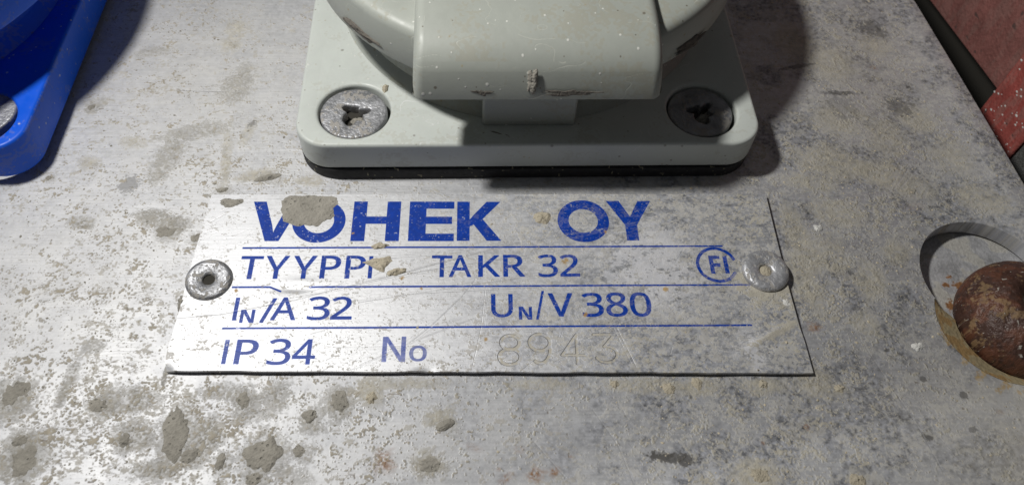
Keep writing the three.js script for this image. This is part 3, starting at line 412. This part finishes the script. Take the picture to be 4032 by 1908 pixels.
  const L = [[[[-45.9, 7.1], [-39.3, 6.4], [-29.4, 4.2], [-24.4, 2.6], [-14.7, -0.2], [3.3, -5.8], [15.9, -8.1], [42.6, -14.4]], 0.22, 190], [[[-30, 3.9], [-10, -0.9], [10, -4.4], [30, -9.5]], 0.14, 150], [[[-20, 4.6], [-2, 1.4], [14, -1.2], [33, -4]], 0.16, 150], [[[-12, 3.2], [6, 2.2], [20, -0.4]], 0.12, 150], [[[-30, -2], [-8, -3.6], [6, -6.5]], 0.09, 120], [[[7, 13.6], [22, 6.4], [31, 1.6]], 0.16, 170], [[[8, 14.4], [20, 8.6]], 0.12, 140], [[[-19, 14.6], [-10, 10.2], [2, 5.2]], 0.16, 140], [[[17.5, 9.2], [19.6, 15.2]], 0.12, 190], [[[-14, 12.8], [-9, 8.2], [-5, 3.8], [-3, 0.8]], 0.12, 160], [[[-1.5, 2], [-2.2, 8.8], [-3.4, 14.8]], 0.09, 140], [[[24, -9.5], [8, -5.6]], 0.16, 160], [[[36, -13.6], [30, -10.2]], 0.1, 140], [[[-23, 11.8], [-8, 11.6]], 0.07, 120], [[[20.4, -12.6], [24.8, -12.0]], 0.1, 150], [[[34, 12.6], [41, 9.2]], 0.5, 140], [[[21, -7.6], [25, -9.6]], 0.12, 170], [[[11, -12], [17, -12.6]], 0.1, 130], [[[-46, 13], [-36, 12.2]], 0.1, 110], [[[-6, 14], [6, 12.4], [14, 9.6]], 0.12, 140]];
  for (const [a, w, t] of L) { sm.line(a, w, g8(t)); for (let i = 0; i < 3; i++) { const o = (r() - 0.5) * 0.9; sm.line(a.slice(0, 1 + Math.ceil(r() * (a.length - 1))).map(([x, z]) => [x + o * 2, z + o + (r() - 0.5) * 0.3]), 0.06, g8(t * 0.6 | 0)); } }
  for (let i = 0; i < 240; i++) { const x = -46 + 92 * r(), z = -15.5 + 32 * r(), a = -0.45 + (r() - 0.5) * (x > 0 ? 1.6 : 0.7), l = 0.6 + 3.4 * r() * r(); sm.line([[x, z], [x + l * Math.cos(a), z + l * Math.sin(a)]], 0.05 + 0.05 * r(), g8(50 + 110 * r() | 0)); }
  const scr = sm.read();
  const tex = surface(NW, NH, ...NP, (x, z, o, i, j) => {
    const k = (j * NW + i) * 4, right = ss(-22, 26, x + 8 * (noise(x / 9, z / 9) - 0.5)), wx = x + 0.7 * (fbm(x / 1.6, z / 1.6 + 30, 2) - 0.5), wz = z + 0.7 * (fbm(x / 1.6 + 50, z / 1.6, 2) - 0.5);
    const n2 = fbm(wx / 1.0 + 70, wz / 0.85, 3), n3 = fbm(x / 0.3 + 5, z / 0.27 + 55, 2), n1 = fbm(wx / 5, wz / 4 + 12, 3), f = fbm(x / 0.6 + 11, z / 0.6, 3);
    metalPart(x + 200, z + 300, o, sat(0.04 + 0.26 * right + 0.55 * ss(0.40, 0.62, fbm(wx / 3 + 1, wz / 2.4, 5)) * right), 1.0);  // greyer to the right: oxide together with a painted-in dark reflection
    o[5] = 0.45 + 0.4 * (o[5] - 0.4); o[4] = Math.min(1, o[4] + 0.14); o[3] -= 0.05;
    // ink, worn through at scratches and in specks
    const s0 = scr[k] / 255, a = ink[k] / 255;
    let w = a * (1 - 0.5 * ss(0.68, 0.76, 0.55 * n3 + 0.45 * n2)) * (1 - 0.15 * ss(0.3, 0.8, s0 * (0.5 + n3)));
    if (x > -17 && x < -9 && z > 10) w *= 0.78 + 0.5 * (n2 - 0.5); // the faded «No»
    if (w > 0) { const v = 0.8 + 0.5 * f; o[0] = mix(o[0], 0.003 * v, w); o[1] = mix(o[1], 0.038 * v, w); o[2] = mix(o[2], 0.30 * v, w); o[3] = mix(o[3], 0.4, w); o[4] *= 1 - w; }
    { const a2 = 0.5 * fbm(wx / 1.3 + 133, wz / 1.0 + 3, 3) + 0.5 * fbm(x / 0.34 + 2, z / 0.28 + 144, 3), dd = -0.04 + 0.48 * right, th = 0.5 + 0.26 * (0.5 - dd); lay(o, right > 0.5 ? [0.50, 0.475, 0.42] : [0.46, 0.43, 0.38], 0.5 * (1 - 0.8 * a) * ss(th - 0.015, th + 0.04, a2), 0.85, 0.10, 0.85 + 0.3 * f); }
    { const g = ss(0.44, 0.56, fbm(x / 3 + 80, z / 2.4 + 221, 3)), wr = 1 - ss(0.012, 0.04, Math.abs(fbm(wx / 0.9 + 161, wz / 0.6 + 15, 3) - 0.5));
      lay(o, right > 0.5 ? [0.54, 0.51, 0.44] : [0.26, 0.23, 0.19], (0.14 + 0.4 * right) * wr * g * (1 - 0.85 * a), 0.9, 0.1, 0.85 + 0.3 * f);
      const cx = (x - 40.2) * 0.9 - (z - 10.3) * 0.43, cz = (x - 40.2) * 0.43 + (z - 10.3) * 0.9; lay(o, BEI, 0.85 * ss(5.2, 4.2, Math.abs(cx)) * ss(0.75, 0.2, Math.abs(cz + 0.7 * (n2 - 0.5))), 0.93, 0.2, 0.9 + 0.3 * f);
      const er = Math.hypot((x - 40.8) / 4.6, (z - 1.6) / 3.6) + 1.3 * (n2 - 0.5) + 0.7 * (n3 - 0.5); lay(o, BEI, 0.9 * ss(1.05, 0.8, er) * (1 - 0.5 * a), 0.93, 0.3, 0.75 + 0.5 * f); }
    // dust
    const d = -0.10 + 0.22 * right + 0.16 * gauss(x, z, -44, 6, 4, 16) + 0.26 * gauss(x, z, 41, -10, 7, 5) + 0.34 * gauss(x, z, 43, 2, 4, 4) + 0.2 * gauss(x, z, 42, 10, 5, 4) + 0.14 * gauss(x, z, 38, -13, 20, 3) + 0.1 * gauss(x, z, 8, 14, 26, 3) - 0.02;
    const thr = 0.5 + 0.34 * (0.5 - d), t = ss(thr - 0.012, thr + 0.03, 0.24 * n1 + 0.36 * fbm(wx / 0.6 + 70, wz / 0.36, 3) + 0.40 * n3);
    const C = [mix(CEM[0] * 1.2, BEI[0], right), mix(CEM[1] * 1.2, BEI[1], right), mix(CEM[2] * 1.18, BEI[2], right)];
    lay(o, C, t * 0.8 * (1 - 0.75 * a), 0.93, 0.10, 0.72 + 0.56 * f);
    // places scraped bright
    const br = 0.75 * ss(0.50, 0.56, 0.5 * n2 + 0.3 * n3 + 0.2 * n1 + 0.10 * (gauss(x, z, 23, -5, 9, 6) + gauss(x, z, 24, 2, 7, 5) + 1.2 * gauss(x, z, 36.5, 12.6, 2.4, 3.6)) - 0.03) * sat(gauss(x, z, 23, -5, 9, 6) + gauss(x, z, 24, 2, 7, 5) + 1.2 * gauss(x, z, 36.5, 12.6, 2.4, 3.6));
    if (br > 0) lay(o, [0.62, 0.62, 0.65], br * (1 - a), 0.6, 0.02, 0.85 + 0.3 * f);
    const sp = noise(x / 0.26 + 71, z / 0.25 + 13); if (sp > 0.94) lay(o, [0.5, 0.47, 0.4], 0.7 * ss(0.94, 0.97, sp), 0.9, 0.1, 1);
    for (const [rx, rz, rr] of [[17.3, -7.9, 0.45], [-14, 0.6, 0.4], [25.4, 2.6, 0.5], [-11, 2.4, 0.3], [13, 6.9, 0.5], [-22, -7.5, 0.25], [10.6, -2.4, 0.6], [-38, 2.6, 0.3], [-1.6, 10.8, 0.35]]) { const e = Math.hypot(x - rx, z - rz) / rr + 1.2 * (n3 - 0.5); if (e < 1.2) lay(o, [0.40, 0.24, 0.05], 0.8 * (1 - ss(0.3, 1.1, e)), 0.85, 0, 0.6 + 0.8 * f); }
    if (s0 > 0.02) { const q = 0.8 * s0 * (0.35 + 0.9 * n3) * (1 - 0.88 * a); const sv = mix(0.34, 0.70, right); o[0] = mix(o[0], sv, q); o[1] = mix(o[1], sv, q); o[2] = mix(o[2], sv * 1.03, q); o[4] = mix(o[4], 0.65, q); o[3] = mix(o[3], 0.42, q); o[5] -= 0.16 * s0; }  // scratch tone follows the glare: painted dark left, pale right
    const pu = punch[k] / 255; if (pu > 0) { lay(o, [0.50, 0.46, 0.37], 0.7 * pu * ss(0.3, 0.55, n3), 0.9, 0, 1); o[5] -= 0.55 * pu; }
  });
  const mat = skin(tex, 0.00022, { specularIntensity: 0.5 });
  // the sheet: an outline with bent corners, a dent and slight waves
  const n = base('nameplate'); tag(n, 'scratched aluminium nameplate with blue print, riveted below the grey socket', 'nameplate');
  const left = [[-44.8, -14.9], [-45.1, -8], [-45.4, -2], [-45.5, 6], [-45.8, 13], [-45.4, 15.2]], rightE = [[44.5, -15.3], [44.4, -9], [44.3, 2], [44.4, 8.2], [44.65, 11], [44.75, 16.3]];
  const along = (L, t) => { const z = mix(L[0][1], L[L.length - 1][1], t); for (let i = 1; i < L.length; i++) if (z <= L[i][1] + 1e-6) { const u = (z - L[i - 1][1]) / (L[i][1] - L[i - 1][1]); return [mix(L[i - 1][0], L[i][0], u), z]; } return L[L.length - 1]; };
  const lift = (x, z) => T + 0.10 * (fbm(x / 16 + 5, z / 12 + 4, 2) - 0.5) - 0.22 * gauss(x, z, -29.6, 2.3, 2.2, 0.6) + 0.08 * gauss(x, z, -29.0, 1.2, 2.6, 0.6)
    - 0.55 * ss(0, 3.2, (x + z * 1.0) * -1 - 31.0 + 2.0 * z) * 0 - 0.6 * ss(1.2, -0.6, Math.hypot(x + 45.7, z - 15.6) - 0.6) - 0.14 * ss(0.6, 2.2, (x - 37) * 0.55 + (z - 9.2) * 0.84 - 2.2) + 0.22 * gauss((x - 39) * 0.87 - (z - 10.6) * 0.5, (x - 39) * 0.5 + (z - 10.6) * 0.87, 0, 0, 3.6, 0.55)
    + 0.25 * gauss(x, z, -11, 15.9, 1.2, 0.5) - 0.2 * gauss(x, z, -9.4, 16, 0.8, 0.7);
  const NX = 300, NZ = 110, P = [], U = [], I = [], th = 0.5;
  for (let side = 0; side < 2; side++) for (let j = 0; j <= NZ; j++) for (let i = 0; i <= NX; i++) { const t = j / NZ, [xl, zl] = along(left, t), [xr, zr] = along(rightE, t), u = i / NX, x = mix(xl, xr, u), z = mix(zl, zr, u) + (j === NZ ? 0.12 * (noise(x / 3, 5) - 0.5) : 0); P.push(x, lift(x, z) - side * th, z); U.push((x - NP[0]) / NP[2], 1 - (z - NP[1]) / NP[3]); }
  const S = (NX + 1) * (NZ + 1), id = (j, i) => j * (NX + 1) + i;
  for (let j = 0; j < NZ; j++) for (let i = 0; i < NX; i++) { const a = id(j, i), b = id(j, i + 1), c = id(j + 1, i), d = id(j + 1, i + 1); I.push(a, c, b, b, c, d, S + a, S + b, S + c, S + b, S + d, S + c); }
  const rim = []; for (let i = 0; i < NX; i++) rim.push([id(0, i + 1), id(0, i)], [id(NZ, i), id(NZ, i + 1)]); for (let j = 0; j < NZ; j++) rim.push([id(j, 0), id(j + 1, 0)], [id(j + 1, NX), id(j, NX)]);
  for (const [a, b] of rim) I.push(a, S + a, b, b, S + a, S + b);
  const g = new THREE.BufferGeometry(); g.setAttribute('position', new THREE.Float32BufferAttribute(P, 3)); g.setAttribute('uv', new THREE.Float32BufferAttribute(U, 2)); g.setIndex(I);
  obj('plate', crease(g, 0.6), mat, n);
  const rv = (mat, x, z, tilt, label, filled) => { const q = new THREE.Group(); q.name = 'rivet'; q.position.set(x * MM, (T - 0.12) * MM, z * MM); q.rotation.set(tilt, 0, -tilt * 0.6); q.userData.label = label; if (!filled) q.scale.set(0.93, 0.85, 0.93); n.add(q);
    obj('rivet_head', boxUV(crease(lathe([[3.4, -0.3], [3.55, 0.0], [3.62, 0.4], [3.52, 0.72], [3.25, 0.95], [2.85, 1.04], [2.3, 1.0], [1.6, 0.86], [1.15, 0.74], [0.98, 0.56], [0.93, 0.2], [0, 0.18]].reverse(), 56), 0.75), 14), mat, q);
    if (filled) obj('rivet_fill', lumpGeo(0.98, 0.98, 0.6, 4, { rough: 0.25, rag: 0.05 }).translate(0, 0.35, 0), sandMat, q); else obj('rivet_bore_shade', new THREE.CircleGeometry(0.95, 28).rotateX(-Math.PI / 2).translate(0, 0.24, 0), holeShadeMat, q); };  // empty bore is a dark disc, painted as the shade inside it
  rv(wornRivetMat, -42.2, 0.9, 0.07, 'left rivet with a dark empty bore and worn grey rim', false);
  rv(rivetMat, 41.2, -0.4, 0.02, 'right rivet with its bore packed with cement dust', true);
}

// ------------------------------------------------------------------ cement stuck to things, one by one
const bits = 'cement lumps stuck to the panel';
let seedN = 20;
function bit(name, label, cat, [x, y, z], [rx, rz, h], turn, mat, opt) { const m = obj(name, lumpGeo(rx, rz, h, ++seedN, opt).translate(0, 0, 0), mat); m.position.set(x * MM, y * MM, z * MM); m.rotation.y = turn; tag(m, label, cat); return m; }
const poly = (pts) => { const cx = pts.reduce((s, p) => s + p[0], 0) / pts.length, cz = pts.reduce((s, p) => s + p[1], 0) / pts.length; return { c: [cx, cz], p: pts.map(([x, z]) => [x - cx, z - cz]) }; };
const pa = poly([[-34, -13.7], [-33, -14.8], [-28, -14.9], [-24.8, -14.7], [-24.5, -13.2], [-25.3, -12.3], [-24.8, -10.6], [-26.5, -9.7], [-27.4, -8.7], [-29.6, -8.9], [-30.9, -8.6], [-31.8, -9.2], [-33.1, -9.7], [-33.6, -11.6]]);
bit('cement_patch', 'flat grey cement patch covering the first two letters of the nameplate heading', 'cement patch', [pa.c[0], T - 0.02, pa.c[1]], [4.5, 3, 0.28], 0, cementMat, { poly: pa.p, plateau: 9, rough: 0.10, seg: 140, rings: 16 });
const pb = poly([[-20.3, -2.2], [-18.4, -3], [-17, -3.1], [-16, -3.5], [-15.5, -2.5], [-16.6, -1.1], [-16.6, -0.3], [-17.4, -0.5], [-18.6, -1.3]]);
bit('cement_flake', 'pointed tan cement flake over the end of the second text line', 'cement flake', [pb.c[0], T - 0.02, pb.c[1]], [2.4, 1.5, 0.7], 0, sandMat, { poly: pb.p, plateau: 3, seg: 70, rings: 10, rough: 0.2 });
bit('cement_flake', 'small crumpled tan flake just right of the pointed flake', 'cement flake', [-14.9, T - 0.02, -0.5], [1.4, 0.7, 0.8], 0.35, sandMat, { rough: 0.4, rag: 0.5 });
bit('cement_flake', 'flat oblong cement chip lying across the first blue line', 'cement flake', [-17.6, T - 0.02, -5.1], [1.45, 0.6, 0.55], 0.08, sandMat, { plateau: 4 });
bit('cement_crumb', 'pitted cement crumb on the nameplate heading, left of the second word', 'cement crumb', [7.4, T - 0.02, -10.5], [1.5, 1.25, 0.8], 0, sandMat, { rough: 0.4, rag: 0.3 });
bit('cement_lump', 'grey cement lump on the upper left corner of the nameplate', 'cement lump', [-41.6, T - 0.02, -13.3], [1.7, 1.0, 0.6], 0.1, cementMat, {});
bit('cement_lump', 'rough grey lump at the left nameplate edge below the left rivet', 'cement lump', [-45.4, 0, 4.6], [0.9, 1.6, 1.2], 0.3, cementMat, { rough: 0.35 });
for (const [label, x, z, rx, rz, h, a, m, o] of LUMPS) bit('cement_lump', label, 'cement lump', [x, -0.02, z], [rx * 0.88, rz * 0.88, h * 0.6], a, m === 'c' ? cementMat : sandMat, o);
bit('white_chip', 'bright white chip right of the upper nameplate edge', 'chip', [52.1, 0, -9.2], [0.75, 0.7, 0.5], 0.3, paleMat, { rag: 0.5 });
bit('white_chip', 'white paint chip lying left below the bolt hole', 'chip', [61.7, 0, 11.9], [0.85, 0.7, 0.35], 0.2, paleMat, { rag: 0.6 });
bit('white_chip', 'pale chip on the nameplate just below the right rivet', 'chip', [43.4, T, 5.0], [0.6, 0.7, 0.3], 0.2, paleMat, {});
bit('cement_crumb', 'tan crumb on the grey flange beside the left screw', 'cement crumb', [-17.9, 7.95, -31.5], [0.6, 0.9, 0.9], 0, sandMat, { rough: 0.3 });
{ const m = bit('cement_flake', 'pale upright flake stuck to the front of the grey latch hood', 'cement flake', [4.9, 22.5, -18.6], [0.75, 1.75, 0.35], 0, cementMat, { rag: 0.5, plateau: 5 }); m.rotation.set(1.22, 0, 0.25); }
{ const m = bit('cement_smear', 'dark gritty streak on the left rim of the grey lid', 'cement smear', [-20.3, 19.6, -31.7], [4.2, 0.7, 0.45], 0, darkCementMat, { rough: 0.4, rag: 0.5 }); m.rotation.set(1.45, -0.78, 0, 'YXZ'); }
{ const m = bit('cement_smear', 'grey crust under the right rim of the grey lid beside the hood', 'cement smear', [30.0, 19.2, -30.3], [3.2, 1.0, 0.5], 0, darkCementMat, { rough: 0.4, rag: 0.5 }); m.rotation.set(1.45, 0.74, 0, 'YXZ'); }
bit('dirt_streak', 'dark dirt streak across the front edge of the grey flange', 'dirt', [1.2, 7.92, -21.6], [2.6, 0.42, 0.14], -0.32, darkCementMat, { rag: 0.4, plateau: 6 });
for (const [label, x, y, z, rx, rz, a] of [['dark grime smudge along the lower front edge of the grey latch hood', 10.5, 20.8, -18.16, 4.6, 0.55, 0], ['small brown smudge on the lower front of the latch hood, left of the pale flake', -2.2, 20.7, -18.14, 1.2, 0.35, 0]]) { const m = bit('grime_smudge', label, 'grime', [x, y, z], [rx, rz, 0.05], 0, darkCementMat, { rag: 0.9, plateau: 6, drop: 0.03, seg: 60, rough: 0.1 }); m.rotation.set(1.32, 0, a); }
// crumbs too many to count
{
  const r = rng(99), N = 3600, g = lumpGeo(0.3, 0.26, 0.16, 8, { seg: 10, rings: 3, rag: 0.5 }); g.scale(MM, MM, MM);
  const im = new THREE.InstancedMesh(g, cementMat, N), M = new THREE.Matrix4(), q = new THREE.Quaternion(), up = new THREE.Vector3(0, 1, 0), col = new THREE.Color(); let n = 0;
  while (n < N) { const x = -92 + 184 * r(), z = -66 + 98 * r(), d = crust(x, z); if (r() > d * 2.2 || x > edgeX(z) - 1) continue; if (Math.hypot(x - HA[0], z - HA[1]) < 11 || Math.hypot(x - HB[0], z - HB[1]) < 11) continue;
    const on = x > -45 && x < 44.3 && z > -14.8 && z < 15.8; if (on && r() > 0.3) continue; if (!on && x > -46.5 && x < 46 && z > -16 && z < 17.2) continue; if (x > -32 && x < 43 && z < -19.5) continue; if (x < -71 && z < -17) continue;
    const s = 0.28 + 1.0 * r() * r() * r(); q.setFromAxisAngle(up, r() * 6.3); M.compose(new THREE.Vector3(x, on ? T - 0.03 : -0.01, z).multiplyScalar(MM), q, new THREE.Vector3(s * (0.8 + 0.5 * r()), s, s)); im.setMatrixAt(n, M);
    const w = ss(-30, 30, x), v = 0.8 + 0.4 * r(); im.setColorAt(n, col.setRGB(mix(1.0, 1.6, w) * v, mix(1.0, 1.5, w) * v, mix(1.0, 1.3, w) * v)); n++; }
  im.name = 'cement_crumbs'; im.castShadow = im.receiveShadow = true; tag(im, 'countless fine cement crumbs scattered over the panel and plate', 'cement crumbs', null, 'stuff'); scene.add(im);
}

// ------------------------------------------------------------------ the torch that lights the panel, held above the left side outside the picture
{
  const t = base('led_torch', LAMP); tag(t, 'small black LED torch held above the left side of the panel', 'torch');
  t.lookAt(AIM[0] * MM, AIM[1] * MM, AIM[2] * MM);          // +z of the group looks at the panel
  const black = new THREE.MeshStandardMaterial({ color: new THREE.Color(0.02, 0.02, 0.022), roughness: 0.5 });
  obj('body', crease(lathe([[0, -95], [11, -95], [12, -93], [12, -30], [14.5, -18], [14.5, -3], [13.2, -2.2], [13.2, -6], [0, -6]], 40).rotateX(Math.PI / 2)), black, t);
  obj('lens', new THREE.CircleGeometry(6, 32).translate(0, 0, -5), new THREE.MeshStandardMaterial({ color: 0x000000, emissive: new THREE.Color(1, 0.985, 0.95), emissiveIntensity: 6 }), t);
  lampLight.position.set(LAMP[0] * MM, LAMP[1] * MM, LAMP[2] * MM); lampLight.target.position.set(AIM[0] * MM, AIM[1] * MM, AIM[2] * MM);
  scene.add(lampLight, lampLight.target);
}
renderer.render(scene, camera);
